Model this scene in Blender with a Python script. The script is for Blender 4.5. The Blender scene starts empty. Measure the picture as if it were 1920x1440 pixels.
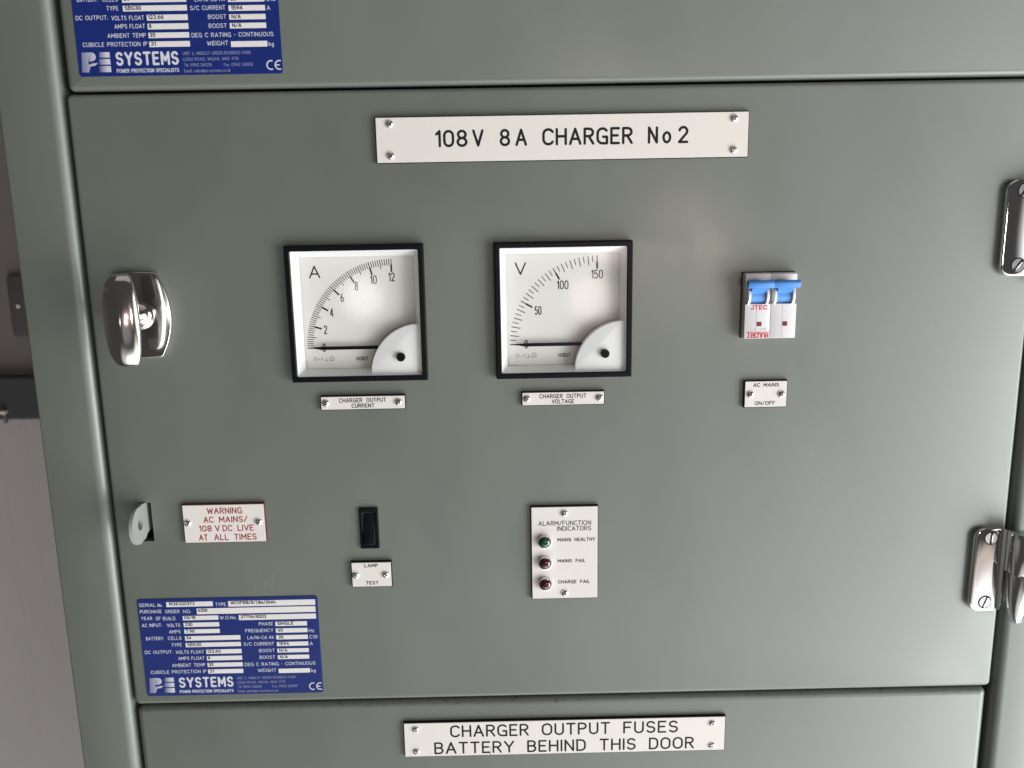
import bpy, bmesh, math, random
from mathutils import Matrix, Vector
from mathutils.geometry import tessellate_polygon

random.seed(7)
S = bpy.context.scene
COL = S.collection
PI = math.pi
Z0 = 1.45            # height of the voltmeter's top edge above the floor, metres


def W(x, y, z):      # millimetres on the cabinet -> metres in the world
    return Vector((x / 1000.0, y / 1000.0, z / 1000.0 + Z0))


# ------------------------------------------------------------------ camera
cam_data = bpy.data.cameras.new('camera')
cam = bpy.data.objects.new('camera', cam_data)
COL.objects.link(cam)
right = Vector((0.9998, -0.0118, -0.0173))
down = Vector((-0.0194, -0.2098, -0.9775))
fwd = Vector((0.0079, 0.9777, -0.2100)).normalized()
down = (down - fwd * down.dot(fwd)).normalized()
right = down.cross(fwd).normalized()
m = Matrix((right, -down, -fwd)).transposed().to_4x4()
m.translation = W(5.71, -643.3, 37.36)
cam.matrix_world = m
cam_data.sensor_width = 36.0
cam_data.lens = 36.0 * 1719.9 / 1920.0
cam_data.clip_start = 0.02
cam_data.clip_end = 60.0
cam_data.dof.use_dof = True
cam_data.dof.focus_distance = 0.665
cam_data.dof.aperture_fstop = 9.0
S.camera = cam

# ------------------------------------------------------------------ view, world, lamps
S.view_settings.view_transform = 'Standard'
S.view_settings.look = 'None'
S.view_settings.exposure = 0.0
S.view_settings.gamma = 1.0
S.view_settings.use_curve_mapping = False

world = bpy.data.worlds.new('World')
S.world = world
world.use_nodes = True
wn = world.node_tree
wn.nodes.clear()
w_out = wn.nodes.new('ShaderNodeOutputWorld')
w_bg = wn.nodes.new('ShaderNodeBackground')
w_tc = wn.nodes.new('ShaderNodeTexCoord')
wn.links.new(w_bg.outputs[0], w_out.inputs[0])


def direction(az, el):            # az: degrees to the right of straight back from the panel; el: up
    a, e = math.radians(az), math.radians(el)
    return (math.sin(a) * math.cos(e), -math.cos(a) * math.cos(e), math.sin(e))


def lobe(az, el, r_in, r_out, col):
    d = wn.nodes.new('ShaderNodeVectorMath'); d.operation = 'DOT_PRODUCT'
    d.inputs[1].default_value = direction(az, el)
    wn.links.new(w_tc.outputs['Generated'], d.inputs[0])
    mr = wn.nodes.new('ShaderNodeMapRange'); mr.interpolation_type = 'SMOOTHSTEP'
    mr.inputs['From Min'].default_value = math.cos(math.radians(r_out))
    mr.inputs['From Max'].default_value = math.cos(math.radians(r_in))
    wn.links.new(d.outputs['Value'], mr.inputs['Value'])
    sc = wn.nodes.new('ShaderNodeVectorMath'); sc.operation = 'SCALE'
    sc.inputs[0].default_value = col
    wn.links.new(mr.outputs[0], sc.inputs['Scale'])
    return sc.outputs[0]


def add_up(items):
    acc = items[0]
    for it in items[1:]:
        a = wn.nodes.new('ShaderNodeVectorMath'); a.operation = 'ADD'
        wn.links.new(acc, a.inputs[0]); wn.links.new(it, a.inputs[1])
        acc = a.outputs[0]
    return acc


base = wn.nodes.new('ShaderNodeCombineXYZ')
for i, v in enumerate((0.062, 0.057, 0.054)):
    base.inputs[i].default_value = v
WORLD_LOBES = [
    (54, -3, 7, 25, (4.9, 5.05, 5.05)),     # glow added on the right to brighten that side of the doors
    (38, -54, 6, 36, (3.3, 3.42, 3.44)),    # bright floor in front of the cabinet
    (-12, -52, 5, 32, (0.75, 0.76, 0.74)),  # faint glow added from below left to lift the lower parts
    (3, -15, 3, 9, (0.20, 0.20, 0.22)),     # grey clothing of whoever stands in front
    (28, -22, 4.0, 8.0, (0.62, 0.53, 0.46)), # beige patch of floor
    (-80, -6, 3, 24, (0.16, 0.145, 0.14)),   # weak opening on the left
    (6.6, -3.4, 0.5, 1.7, (10.0, 7.8, 7.6)),
    (5.6, -6.9, 0.4, 1.9, (7.5, 5.9, 5.8)),
    (-8.7, -6.5, 0.5, 1.6, (9.0, 8.7, 8.4)),
]
wn.links.new(add_up([base.outputs[0]] + [lobe(*a) for a in WORLD_LOBES]), w_bg.inputs['Color'])
w_bg.inputs['Strength'].default_value = 1.0


def area_lamp(name, az, el, dist, size, size_y, watts, col):
    ld = bpy.data.lights.new(name, 'AREA')
    ld.shape = 'RECTANGLE'; ld.size = size; ld.size_y = size_y
    ld.energy = watts; ld.color = col
    o = bpy.data.objects.new(name, ld); COL.objects.link(o)
    d = Vector(direction(az, el))
    o.location = W(40, 0, -130) + d * dist
    o.rotation_euler = d.to_track_quat('Z', 'Y').to_euler()
    return o


area_lamp('doorway_light', 60, -21, 2.0, 1.0, 1.5, 50, (0.95, 0.99, 1.0))
area_lamp('top_fill_light', -5, 70, 2.4, 2.4, 1.8, 5, (1.0, 0.95, 0.90))  # added overhead fill for the tops of things, no fitting stands there

area_lamp('warm_room_lamp', 12.5, -1.5, 3.6, 0.20, 0.28, 11.0, (1.0, 0.80, 0.68))


# ------------------------------------------------------------------ materials
def nodes_of(name):
    m = bpy.data.materials.new(name); m.use_nodes = True
    nt = m.node_tree
    return m, nt, nt.nodes['Principled BSDF']


def simple(name, col, rough=0.5, metal=0.0, spec=0.5, var=0.04, scale=120.0, bump=0.0, coat=0.0, rough_var=0.08):
    """Principled with a little procedural variation in colour, gloss and relief."""
    m, nt, b = nodes_of(name)
    tc = nt.nodes.new('ShaderNodeTexCoord')
    n = nt.nodes.new('ShaderNodeTexNoise'); n.inputs['Scale'].default_value = scale
    n.inputs['Detail'].default_value = 4.0
    nt.links.new(tc.outputs['Object'], n.inputs['Vector'])
    mr = nt.nodes.new('ShaderNodeMapRange')
    mr.inputs['To Min'].default_value = 1 - var; mr.inputs['To Max'].default_value = 1 + var
    nt.links.new(n.outputs['Fac'], mr.inputs['Value'])
    sc = nt.nodes.new('ShaderNodeVectorMath'); sc.operation = 'SCALE'
    sc.inputs[0].default_value = col[:3]
    nt.links.new(mr.outputs[0], sc.inputs['Scale'])
    nt.links.new(sc.outputs[0], b.inputs['Base Color'])
    rr = nt.nodes.new('ShaderNodeMapRange')
    rr.inputs['To Min'].default_value = max(0.02, rough * (1 - rough_var)); rr.inputs['To Max'].default_value = rough * (1 + rough_var)
    nt.links.new(n.outputs['Fac'], rr.inputs['Value'])
    nt.links.new(rr.outputs[0], b.inputs['Roughness'])
    b.inputs['Metallic'].default_value = metal
    b.inputs['Specular IOR Level'].default_value = spec
    b.inputs['Coat Weight'].default_value = coat
    b.inputs['Coat Roughness'].default_value = 0.08
    if bump:
        bp = nt.nodes.new('ShaderNodeBump'); bp.inputs['Strength'].default_value = bump
        bp.inputs['Distance'].default_value = 0.0004
        nt.links.new(n.outputs['Fac'], bp.inputs['Height'])
        nt.links.new(bp.outputs[0], b.inputs['Normal'])
    return m


def cabinet_paint(name, dirt_z=None):
    """Satin grey-green powder coat: orange-peel relief, soft wipe marks in the gloss, faint panel waves."""
    m, nt, b = nodes_of(name)
    L = nt.links
    geo = nt.nodes.new('ShaderNodeNewGeometry')
    peel = nt.nodes.new('ShaderNodeTexNoise'); peel.inputs['Scale'].default_value = 900.0; peel.inputs['Detail'].default_value = 2.0
    L.new(geo.outputs['Position'], peel.inputs['Vector'])
    wave = nt.nodes.new('ShaderNodeTexNoise'); wave.inputs['Scale'].default_value = 9.0; wave.inputs['Detail'].default_value = 1.0
    L.new(geo.outputs['Position'], wave.inputs['Vector'])
    mp = nt.nodes.new('ShaderNodeMapping'); mp.inputs['Scale'].default_value = (1.0, 1.0, 0.45); mp.inputs['Rotation'].default_value = (0, 0.6, 0)
    L.new(geo.outputs['Position'], mp.inputs['Vector'])
    smear = nt.nodes.new('ShaderNodeTexNoise'); smear.inputs['Scale'].default_value = 16.0; smear.inputs['Detail'].default_value = 6.0
    smear.inputs['Roughness'].default_value = 0.6
    L.new(mp.outputs[0], smear.inputs['Vector'])
    mr = nt.nodes.new('ShaderNodeMapRange')
    mr.inputs['From Min'].default_value = 0.3; mr.inputs['From Max'].default_value = 0.7
    mr.inputs['To Min'].default_value = 0.45; mr.inputs['To Max'].default_value = 0.56
    L.new(smear.outputs['Fac'], mr.inputs['Value']); L.new(mr.outputs[0], b.inputs['Roughness'])
    cr = nt.nodes.new('ShaderNodeValToRGB')
    cr.color_ramp.elements[0].position = 0.25; cr.color_ramp.elements[0].color = (0.091, 0.102, 0.087, 1)
    cr.color_ramp.elements[1].position = 0.75; cr.color_ramp.elements[1].color = (0.104, 0.116, 0.098, 1)
    L.new(smear.outputs['Fac'], cr.inputs['Fac'])
    colour = cr.outputs['Color']
    if dirt_z is not None:                    # gritty dirt and chips along the top fold of the lower door
        sep = nt.nodes.new('ShaderNodeSeparateXYZ'); L.new(geo.outputs['Position'], sep.inputs[0])
        band = nt.nodes.new('ShaderNodeMapRange'); band.interpolation_type = 'SMOOTHSTEP'
        band.inputs['From Min'].default_value = dirt_z - 0.0075; band.inputs['From Max'].default_value = dirt_z - 0.0035
        L.new(sep.outputs['Z'], band.inputs['Value'])
        mp2 = nt.nodes.new('ShaderNodeMapping'); mp2.inputs['Scale'].default_value = (0.5, 1.0, 1.6)
        L.new(geo.outputs['Position'], mp2.inputs['Vector'])
        sp = nt.nodes.new('ShaderNodeTexNoise'); sp.inputs['Scale'].default_value = 330.0; sp.inputs['Detail'].default_value = 3.0
        L.new(mp2.outputs[0], sp.inputs['Vector'])
        th = nt.nodes.new('ShaderNodeMapRange'); th.inputs['From Min'].default_value = 0.60; th.inputs['From Max'].default_value = 0.68
        L.new(sp.outputs['Fac'], th.inputs['Value'])
        mu = nt.nodes.new('ShaderNodeMath'); mu.operation = 'MULTIPLY'
        L.new(band.outputs[0], mu.inputs[0]); L.new(th.outputs[0], mu.inputs[1])
        mx = nt.nodes.new('ShaderNodeMix'); mx.data_type = 'RGBA'
        L.new(mu.outputs[0], mx.inputs['Factor']); L.new(colour, mx.inputs['A'])
        mx.inputs['B'].default_value = (0.055, 0.05, 0.045, 1)
        colour = mx.outputs['Result']
    L.new(colour, b.inputs['Base Color'])
    b1 = nt.nodes.new('ShaderNodeBump'); b1.inputs['Strength'].default_value = 0.5; b1.inputs['Distance'].default_value = 0.0007
    L.new(wave.outputs['Fac'], b1.inputs['Height'])
    b2 = nt.nodes.new('ShaderNodeBump'); b2.inputs['Strength'].default_value = 0.22; b2.inputs['Distance'].default_value = 0.00006
    L.new(peel.outputs['Fac'], b2.inputs['Height']); L.new(b1.outputs[0], b2.inputs['Normal'])
    L.new(b2.outputs[0], b.inputs['Normal'])
    b.inputs['Specular IOR Level'].default_value = 0.8
    b.inputs['Coat Weight'].default_value = 0.24
    cm = nt.nodes.new('ShaderNodeMapRange')
    cm.inputs['From Min'].default_value = 0.3; cm.inputs['From Max'].default_value = 0.7
    cm.inputs['To Min'].default_value = 0.14; cm.inputs['To Max'].default_value = 0.28
    L.new(smear.outputs['Fac'], cm.inputs['Value']); L.new(cm.outputs[0], b.inputs['Coat Roughness'])
    L.new(b2.outputs[0], b.inputs['Coat Normal'])
    return m


def glass_pane(name):
    """Thin clear window: what is behind shows through, with a Fresnel reflection on top."""
    m = bpy.data.materials.new(name); m.use_nodes = True
    nt = m.node_tree; nt.nodes.clear()
    o = nt.nodes.new('ShaderNodeOutputMaterial')
    tr = nt.nodes.new('ShaderNodeBsdfTransparent'); tr.inputs[0].default_value = (0.965, 0.97, 0.965, 1)
    gl = nt.nodes.new('ShaderNodeBsdfGlossy'); gl.inputs['Roughness'].default_value = 0.05
    fr = nt.nodes.new('ShaderNodeFresnel'); fr.inputs['IOR'].default_value = 1.47
    tc = nt.nodes.new('ShaderNodeTexCoord')
    n = nt.nodes.new('ShaderNodeTexNoise'); n.inputs['Scale'].default_value = 30.0
    nt.links.new(tc.outputs['Object'], n.inputs['Vector'])
    bp = nt.nodes.new('ShaderNodeBump'); bp.inputs['Strength'].default_value = 0.1; bp.inputs['Distance'].default_value = 0.0001
    nt.links.new(n.outputs['Fac'], bp.inputs['Height']); nt.links.new(bp.outputs[0], gl.inputs['Normal'])
    mx = nt.nodes.new('ShaderNodeMixShader')
    ge = nt.nodes.new('ShaderNodeNewGeometry')          # reflect on the outer face only
    inv = nt.nodes.new('ShaderNodeMath'); inv.operation = 'SUBTRACT'; inv.inputs[0].default_value = 1.0
    nt.links.new(ge.outputs['Backfacing'], inv.inputs[1])
    mu = nt.nodes.new('ShaderNodeMath'); mu.operation = 'MULTIPLY'
    nt.links.new(fr.outputs[0], mu.inputs[0]); nt.links.new(inv.outputs[0], mu.inputs[1])
    nt.links.new(mu.outputs[0], mx.inputs[0]); nt.links.new(tr.outputs[0], mx.inputs[1]); nt.links.new(gl.outputs[0], mx.inputs[2])
    nt.links.new(mx.outputs[0], o.inputs[0])
    return m


def fading_print(name, ink, ground, axis=0, a=0.0, b_=1.0):
    """Printed ink that thins out to the ground colour across the mark (a printed half-tone)."""
    m, nt, b = nodes_of(name)
    tc = nt.nodes.new('ShaderNodeTexCoord'); sep = nt.nodes.new('ShaderNodeSeparateXYZ')
    nt.links.new(tc.outputs['Generated'], sep.inputs[0])
    mr = nt.nodes.new('ShaderNodeMapRange'); mr.inputs['From Min'].default_value = a; mr.inputs['From Max'].default_value = b_
    nt.links.new(sep.outputs[axis], mr.inputs['Value'])
    mx = nt.nodes.new('ShaderNodeMix'); mx.data_type = 'RGBA'
    nt.links.new(mr.outputs[0], mx.inputs['Factor'])
    mx.inputs['A'].default_value = (*ground, 1); mx.inputs['B'].default_value = (*ink, 1)
    nt.links.new(mx.outputs['Result'], b.inputs['Base Color'])
    b.inputs['Roughness'].default_value = 0.35
    return m


M = {}
M['paint'] = cabinet_paint('grey_green_paint')
M['paint_dirty'] = cabinet_paint('grey_green_paint_dirty_edge', dirt_z=Z0 - 0.3505)
M['inside'] = simple('cabinet_inside', (0.06, 0.062, 0.057), 0.6)
M['laminate'] = simple('cream_laminate', (0.605, 0.565, 0.532), 0.36, var=0.025, scale=260, bump=0.03)
M['core_black'] = simple('black_laminate_core', (0.008, 0.008, 0.009), 0.55, spec=0.2)
M['core_red'] = simple('red_laminate_core', (0.10, 0.012, 0.016), 0.45)
M['ink_black'] = simple('black_engraving', (0.010, 0.0095, 0.010), 0.55, spec=0.2)
M['ink_red'] = simple('red_engraving', (0.24, 0.022, 0.035), 0.5)
M['ink_grey'] = simple('grey_print', (0.36, 0.35, 0.34), 0.5)
M['ink_symbol'] = simple('dark_grey_print', (0.16, 0.155, 0.15), 0.5)
M['ink_faint'] = simple('faint_print', (0.50, 0.48, 0.54), 0.5)
M['ink_white'] = simple('white_print', (0.50, 0.50, 0.55), 0.4)
M['ink_dim'] = simple('thin_white_print', (0.20, 0.205, 0.33), 0.4)
M['print_red'] = simple('red_print', (0.42, 0.012, 0.035), 0.45)
M['zinc'] = simple('bright_zinc', (0.72, 0.72, 0.73), 0.17, metal=1.0, var=0.08, scale=400)
M['chrome'] = simple('polished_chrome', (0.80, 0.80, 0.815), 0.045, metal=1.0, var=0.02, scale=60, bump=0.02)
M['handle_chrome'] = simple('worn_handle_chrome', (0.68, 0.655, 0.64), 0.12, metal=1.0, var=0.05, scale=45, bump=0.03, rough_var=0.35)
M['chrome_head'] = simple('satin_chrome_screw', (0.66, 0.66, 0.68), 0.16, metal=1.0)
M['black_plastic'] = simple('black_plastic', (0.004, 0.004, 0.006), 0.36, spec=0.13, bump=0.05, scale=600)
M['white_plastic'] = simple('white_plastic', (0.74, 0.73, 0.735), 0.34, var=0.02)
M['dial'] = simple('dial_white', (0.70, 0.672, 0.652), 0.5, var=0.015)
M['blue'] = simple('blue_plate', (0.006, 0.017, 0.125), 0.34, var=0.05)
M['field'] = simple('bare_field', (0.60, 0.575, 0.565), 0.38, var=0.04)
M['breaker'] = simple('breaker_plastic', (0.56, 0.535, 0.54), 0.42, var=0.02)
M['breaker_dark'] = simple('breaker_shadow_plastic', (0.20, 0.195, 0.19), 0.5)
M['toggle'] = simple('blue_toggle_plastic', (0.055, 0.21, 0.56), 0.45, var=0.03)
M['window_red'] = simple('dark_red_window', (0.17, 0.008, 0.014), 0.25)
M['lens_red'] = simple('dark_red_lens', (0.045, 0.002, 0.010), 0.14, coat=0.6, spec=0.6)
M['lens_green'] = simple('dark_green_lens', (0.003, 0.040, 0.018), 0.14, coat=0.6, spec=0.6)
M['tab'] = simple('grey_green_tab_paint', (0.27, 0.285, 0.26), 0.4)
M['glass'] = glass_pane('meter_glass')
M['wall'] = simple('brown_grey_wall', (0.19, 0.168, 0.162), 0.75, var=0.12, scale=3.0, bump=0.1)
M['lower_wall'] = simple('warm_grey_panel', (0.46, 0.43, 0.415), 0.6, var=0.05, scale=4.0)
M['rail'] = simple('charcoal_rail', (0.050, 0.051, 0.057), 0.6, var=0.1, scale=30)
M['plate_grey'] = simple('grey_blank_plate', (0.082, 0.075, 0.074), 0.5)
M['bolt'] = simple('pale_bolt', (0.80, 0.74, 0.70), 0.4)
M['shank'] = simple('grey_bolt_shank', (0.16, 0.15, 0.145), 0.5)
BLUE, WHITE = (0.006, 0.017, 0.125), (0.46, 0.46, 0.54)
M['fade_p'] = fading_print('logo_fade_left', WHITE, BLUE, 0, -0.35, 1.0)
M['fade_e'] = fading_print('logo_fade_right', WHITE, BLUE, 0, 0.05, 0.75)


# ------------------------------------------------------------------ object helpers (all shapes in mm, cabinet coordinates)
class T:
    """A thing: an Empty at `origin` that parents its parts."""
    def __init__(self, name, label, cat, origin, group=None, kind=None):
        o = bpy.data.objects.new(name, None); COL.objects.link(o)
        o.empty_display_size = 0.01
        o.location = W(*origin)
        if label: o['label'] = label
        if cat: o['category'] = cat
        if group: o['group'] = group
        if kind: o['kind'] = kind
        self.o, self.org = o, Vector(origin)


def link_mesh(name, me, parent=None, loc=(0, 0, 0), label=None):
    o = bpy.data.objects.new(name, me); COL.objects.link(o)
    if parent is not None:
        o.parent = parent.o if isinstance(parent, T) else parent
    o.location = loc
    if label: o['label'] = label
    return o


def finish(bm, name, mats, org, smooth=None, recalc=True):
    if recalc:
        bmesh.ops.recalc_face_normals(bm, faces=bm.faces[:])
    for v in bm.verts:
        v.co = (v.co - Vector(org)) / 1000.0
    if smooth is not None:
        for f in bm.faces: f.smooth = True
        for e in bm.edges:
            if len(e.link_faces) == 2:
                e.smooth = e.calc_face_angle(0) < math.radians(smooth)
    me = bpy.data.meshes.new(name)
    bm.to_mesh(me); bm.free()
    for mt in (mats if isinstance(mats, (list, tuple)) else [mats]): me.materials.append(mt)
    return me


def part(name, bm, mats, thing, smooth=None, sub=None, label=None, recalc=True):
    me = finish(bm, name, mats, thing.org, smooth, recalc)
    return link_mesh(name, me, sub if sub is not None else thing, label=label)


def top(name, bm, mats, label, cat, org, kind=None, group=None, smooth=None):
    me = finish(bm, name, mats, org, smooth)
    o = link_mesh(name, me, None, W(*org))
    if label: o['label'] = label
    if cat: o['category'] = cat
    if kind: o['kind'] = kind
    if group: o['group'] = group
    return o


def rrect(x0, x1, z0, z1, r=0.0, n=5):
    if r <= 0: return [(x0, z0), (x1, z0), (x1, z1), (x0, z1)]
    p = []
    for cx, cz, a0 in ((x1 - r, z0 + r, -90), (x1 - r, z1 - r, 0), (x0 + r, z1 - r, 90), (x0 + r, z0 + r, 180)):
        for i in range(n + 1):
            a = math.radians(a0 + 90 * i / n); p.append((cx + r * math.cos(a), cz + r * math.sin(a)))
    return p


def circle(cx, cz, r, n=32):
    return [(cx + r * math.cos(2 * PI * i / n), cz + r * math.sin(2 * PI * i / n)) for i in range(n)]


def inset(poly, d):                     # ccw polygon, mitred inset
    n = len(poly); out = []
    for i in range(n):
        a, b, c = Vector(poly[i - 1]), Vector(poly[i]), Vector(poly[(i + 1) % n])
        e1, e2 = (b - a).normalized(), (c - b).normalized()
        n1, n2 = Vector((-e1.y, e1.x)), Vector((-e2.y, e2.x))
        s = (n1 + n2)
        k = s.dot(n1)
        out.append(tuple(b + s * (d / k if abs(k) > 1e-6 else d)))
    return out


def slab(bm, poly, yf, yb, r=0.0, seg=4, holes=(), back=True, mi_side=0, mi_front=0):
    """Extrude an outline in X-Z from its front yf to its back yb, with its front edge rolled over by r."""
    rings = []
    if r > 0:
        for i in range(seg + 1):
            a = (PI / 2) * i / seg
            rings.append((inset(poly, r * (1 - math.sin(a))), yf + r * (1 - math.cos(a))))
    else:
        rings.append((poly, yf))
    rings.append((poly, yb))
    vs = [[bm.verts.new((x, y, z)) for x, z in pl] for pl, y in rings]
    n = len(poly)
    for a, b in zip(vs[:-1], vs[1:]):
        for i in range(n):
            f = bm.faces.new((a[i], a[(i + 1) % n], b[(i + 1) % n], b[i])); f.material_index = mi_side
    if holes:
        hv = [[bm.verts.new((x, rings[0][1], z)) for x, z in h] for h in holes]
        loops = [[v.co.copy() for v in vs[0]]] + [[v.co.copy() for v in h] for h in hv]
        flat = list(vs[0]) + [v for h in hv for v in h]
        for t in tessellate_polygon([[Vector((c.x, c.z, 0)) for c in l] for l in loops]):
            f = bm.faces.new([flat[k] for k in t]); f.material_index = mi_front
        for h in hv:                                   # walls of the cut-outs
            hb = [bm.verts.new((v.co.x, yb, v.co.z)) for v in h]
            k = len(h)
            for i in range(k):
                f = bm.faces.new((h[i], h[(i + 1) % k], hb[(i + 1) % k], hb[i])); f.material_index = mi_side
        if back: back = False
    else:
        f = bm.faces.new(vs[0]); f.material_index = mi_front
    if back:
        f = bm.faces.new(vs[-1]); f.material_index = mi_side
    return bm


def box(bm, x0, x1, y0, y1, z0, z1, r=0.0, seg=3):
    q = bmesh.ops.create_cube(bm, size=1.0)['verts']
    for v in q:
        v.co = Vector(((x0 + x1) / 2 + v.co.x * (x1 - x0), (y0 + y1) / 2 + v.co.y * (y1 - y0), (z0 + z1) / 2 + v.co.z * (z1 - z0)))
    if r > 0:
        es = list({e for v in q for e in v.link_edges})
        bmesh.ops.bevel(bm, geom=es, offset=r, segments=seg, affect='EDGES', profile=0.5, clamp_overlap=True)
    return bm


def prism_z(bm, prof, z0, z1):          # outline in X-Y carried along Z
    a = [bm.verts.new((x, y, z0)) for x, y in prof]; b = [bm.verts.new((x, y, z1)) for x, y in prof]
    n = len(prof)
    for i in range(n): bm.faces.new((a[i], a[(i + 1) % n], b[(i + 1) % n], b[i]))
    bm.faces.new(a); bm.faces.new(b)
    return bm


def prism_x(bm, prof, x0, x1):          # outline in Y-Z carried along X
    a = [bm.verts.new((x0, y, z)) for y, z in prof]; b = [bm.verts.new((x1, y, z)) for y, z in prof]
    n = len(prof)
    for i in range(n): bm.faces.new((a[i], a[(i + 1) % n], b[(i + 1) % n], b[i]))
    bm.faces.new(a); bm.faces.new(b)
    return bm


def lathe(bm, prof, c, axis='y', n=36):
    """prof: (radius, distance along axis) pairs; axis 'y' (out of the panel) or 'z'."""
    rings = []
    for r, t in prof:
        if r < 1e-6:
            rings.append([bm.verts.new((c[0], c[1] + t, c[2]) if axis == 'y' else (c[0], c[1], c[2] + t))])
        else:
            ring = []
            for i in range(n):
                a = 2 * PI * i / n
                ring.append(bm.verts.new((c[0] + r * math.cos(a), c[1] + t, c[2] + r * math.sin(a)) if axis == 'y'
                                         else (c[0] + r * math.cos(a), c[1] + r * math.sin(a), c[2] + t)))
            rings.append(ring)
    for a, b in zip(rings[:-1], rings[1:]):
        if len(a) == 1 and len(b) == 1: continue
        for i in range(n):
            j = (i + 1) % n
            if len(a) == 1: bm.faces.new((a[0], b[i], b[j]))
            elif len(b) == 1: bm.faces.new((a[i], a[j], b[0]))
            else: bm.faces.new((a[i], a[j], b[j], b[i]))
    for e in (rings[0], rings[-1]):
        if len(e) > 1: bm.faces.new(e)
    return bm


def arcpts(cx, cy, r, a0, a1, n=6):
    return [(cx + r * math.cos(math.radians(a0 + (a1 - a0) * i / n)), cy + r * math.sin(math.radians(a0 + (a1 - a0) * i / n))) for i in range(n + 1)]


def head_mesh(name, r, height, recess, mat, n=34, dark=None):
    """A screw head modelled as a relief: domed with a cross recess, or flat with a slot. Front is -Y, seat at y=0."""
    bm = bmesh.new(); g = []
    for i in range(n + 1):
        row = []
        for j in range(n + 1):
            a, b = -1 + 2 * i / n, -1 + 2 * j / n
            x, z = a * math.sqrt(1 - b * b / 2), b * math.sqrt(1 - a * a / 2)
            q = min(1.0, math.hypot(x, z))
            if recess == 'cross':
                h = height * (max(0.0, 1 - q ** 2.6)) ** 0.55 if q < 0.999 else 0.0
                X, Zz = x * r, z * r
                if (abs(X) < 0.42 and abs(Zz) < 1.55) or (abs(Zz) < 0.42 and abs(X) < 1.55) or (abs(X) + abs(Zz) < 1.05):
                    h = height * 0.25
            else:
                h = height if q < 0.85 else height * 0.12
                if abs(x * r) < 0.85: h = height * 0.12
            row.append(bm.verts.new((x * r, -h, z * r)))
        g.append(row)
    for i in range(n):
        for j in range(n):
            f = bm.faces.new((g[i][j], g[i + 1][j], g[i + 1][j + 1], g[i][j + 1]))
            if dark and max(-v.co.y for v in f.verts) < height * 0.5: f.material_index = 1  # slot dirt, plus the shade of the countersink gap coloured onto the rim
    return finish(bm, name, [mat, dark] if dark else mat, (0, 0, 0), 28)


# ------------------------------------------------------------------ engraver's single-stroke alphabet
def A(cx, cy, rx, ry, a0, a1, n=None):
    n = n or max(4, int(abs(a1 - a0) / 18))
    return [(cx + rx * math.cos(math.radians(a0 + (a1 - a0) * i / n)), cy + ry * math.sin(math.radians(a0 + (a1 - a0) * i / n))) for i in range(n + 1)]


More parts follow.
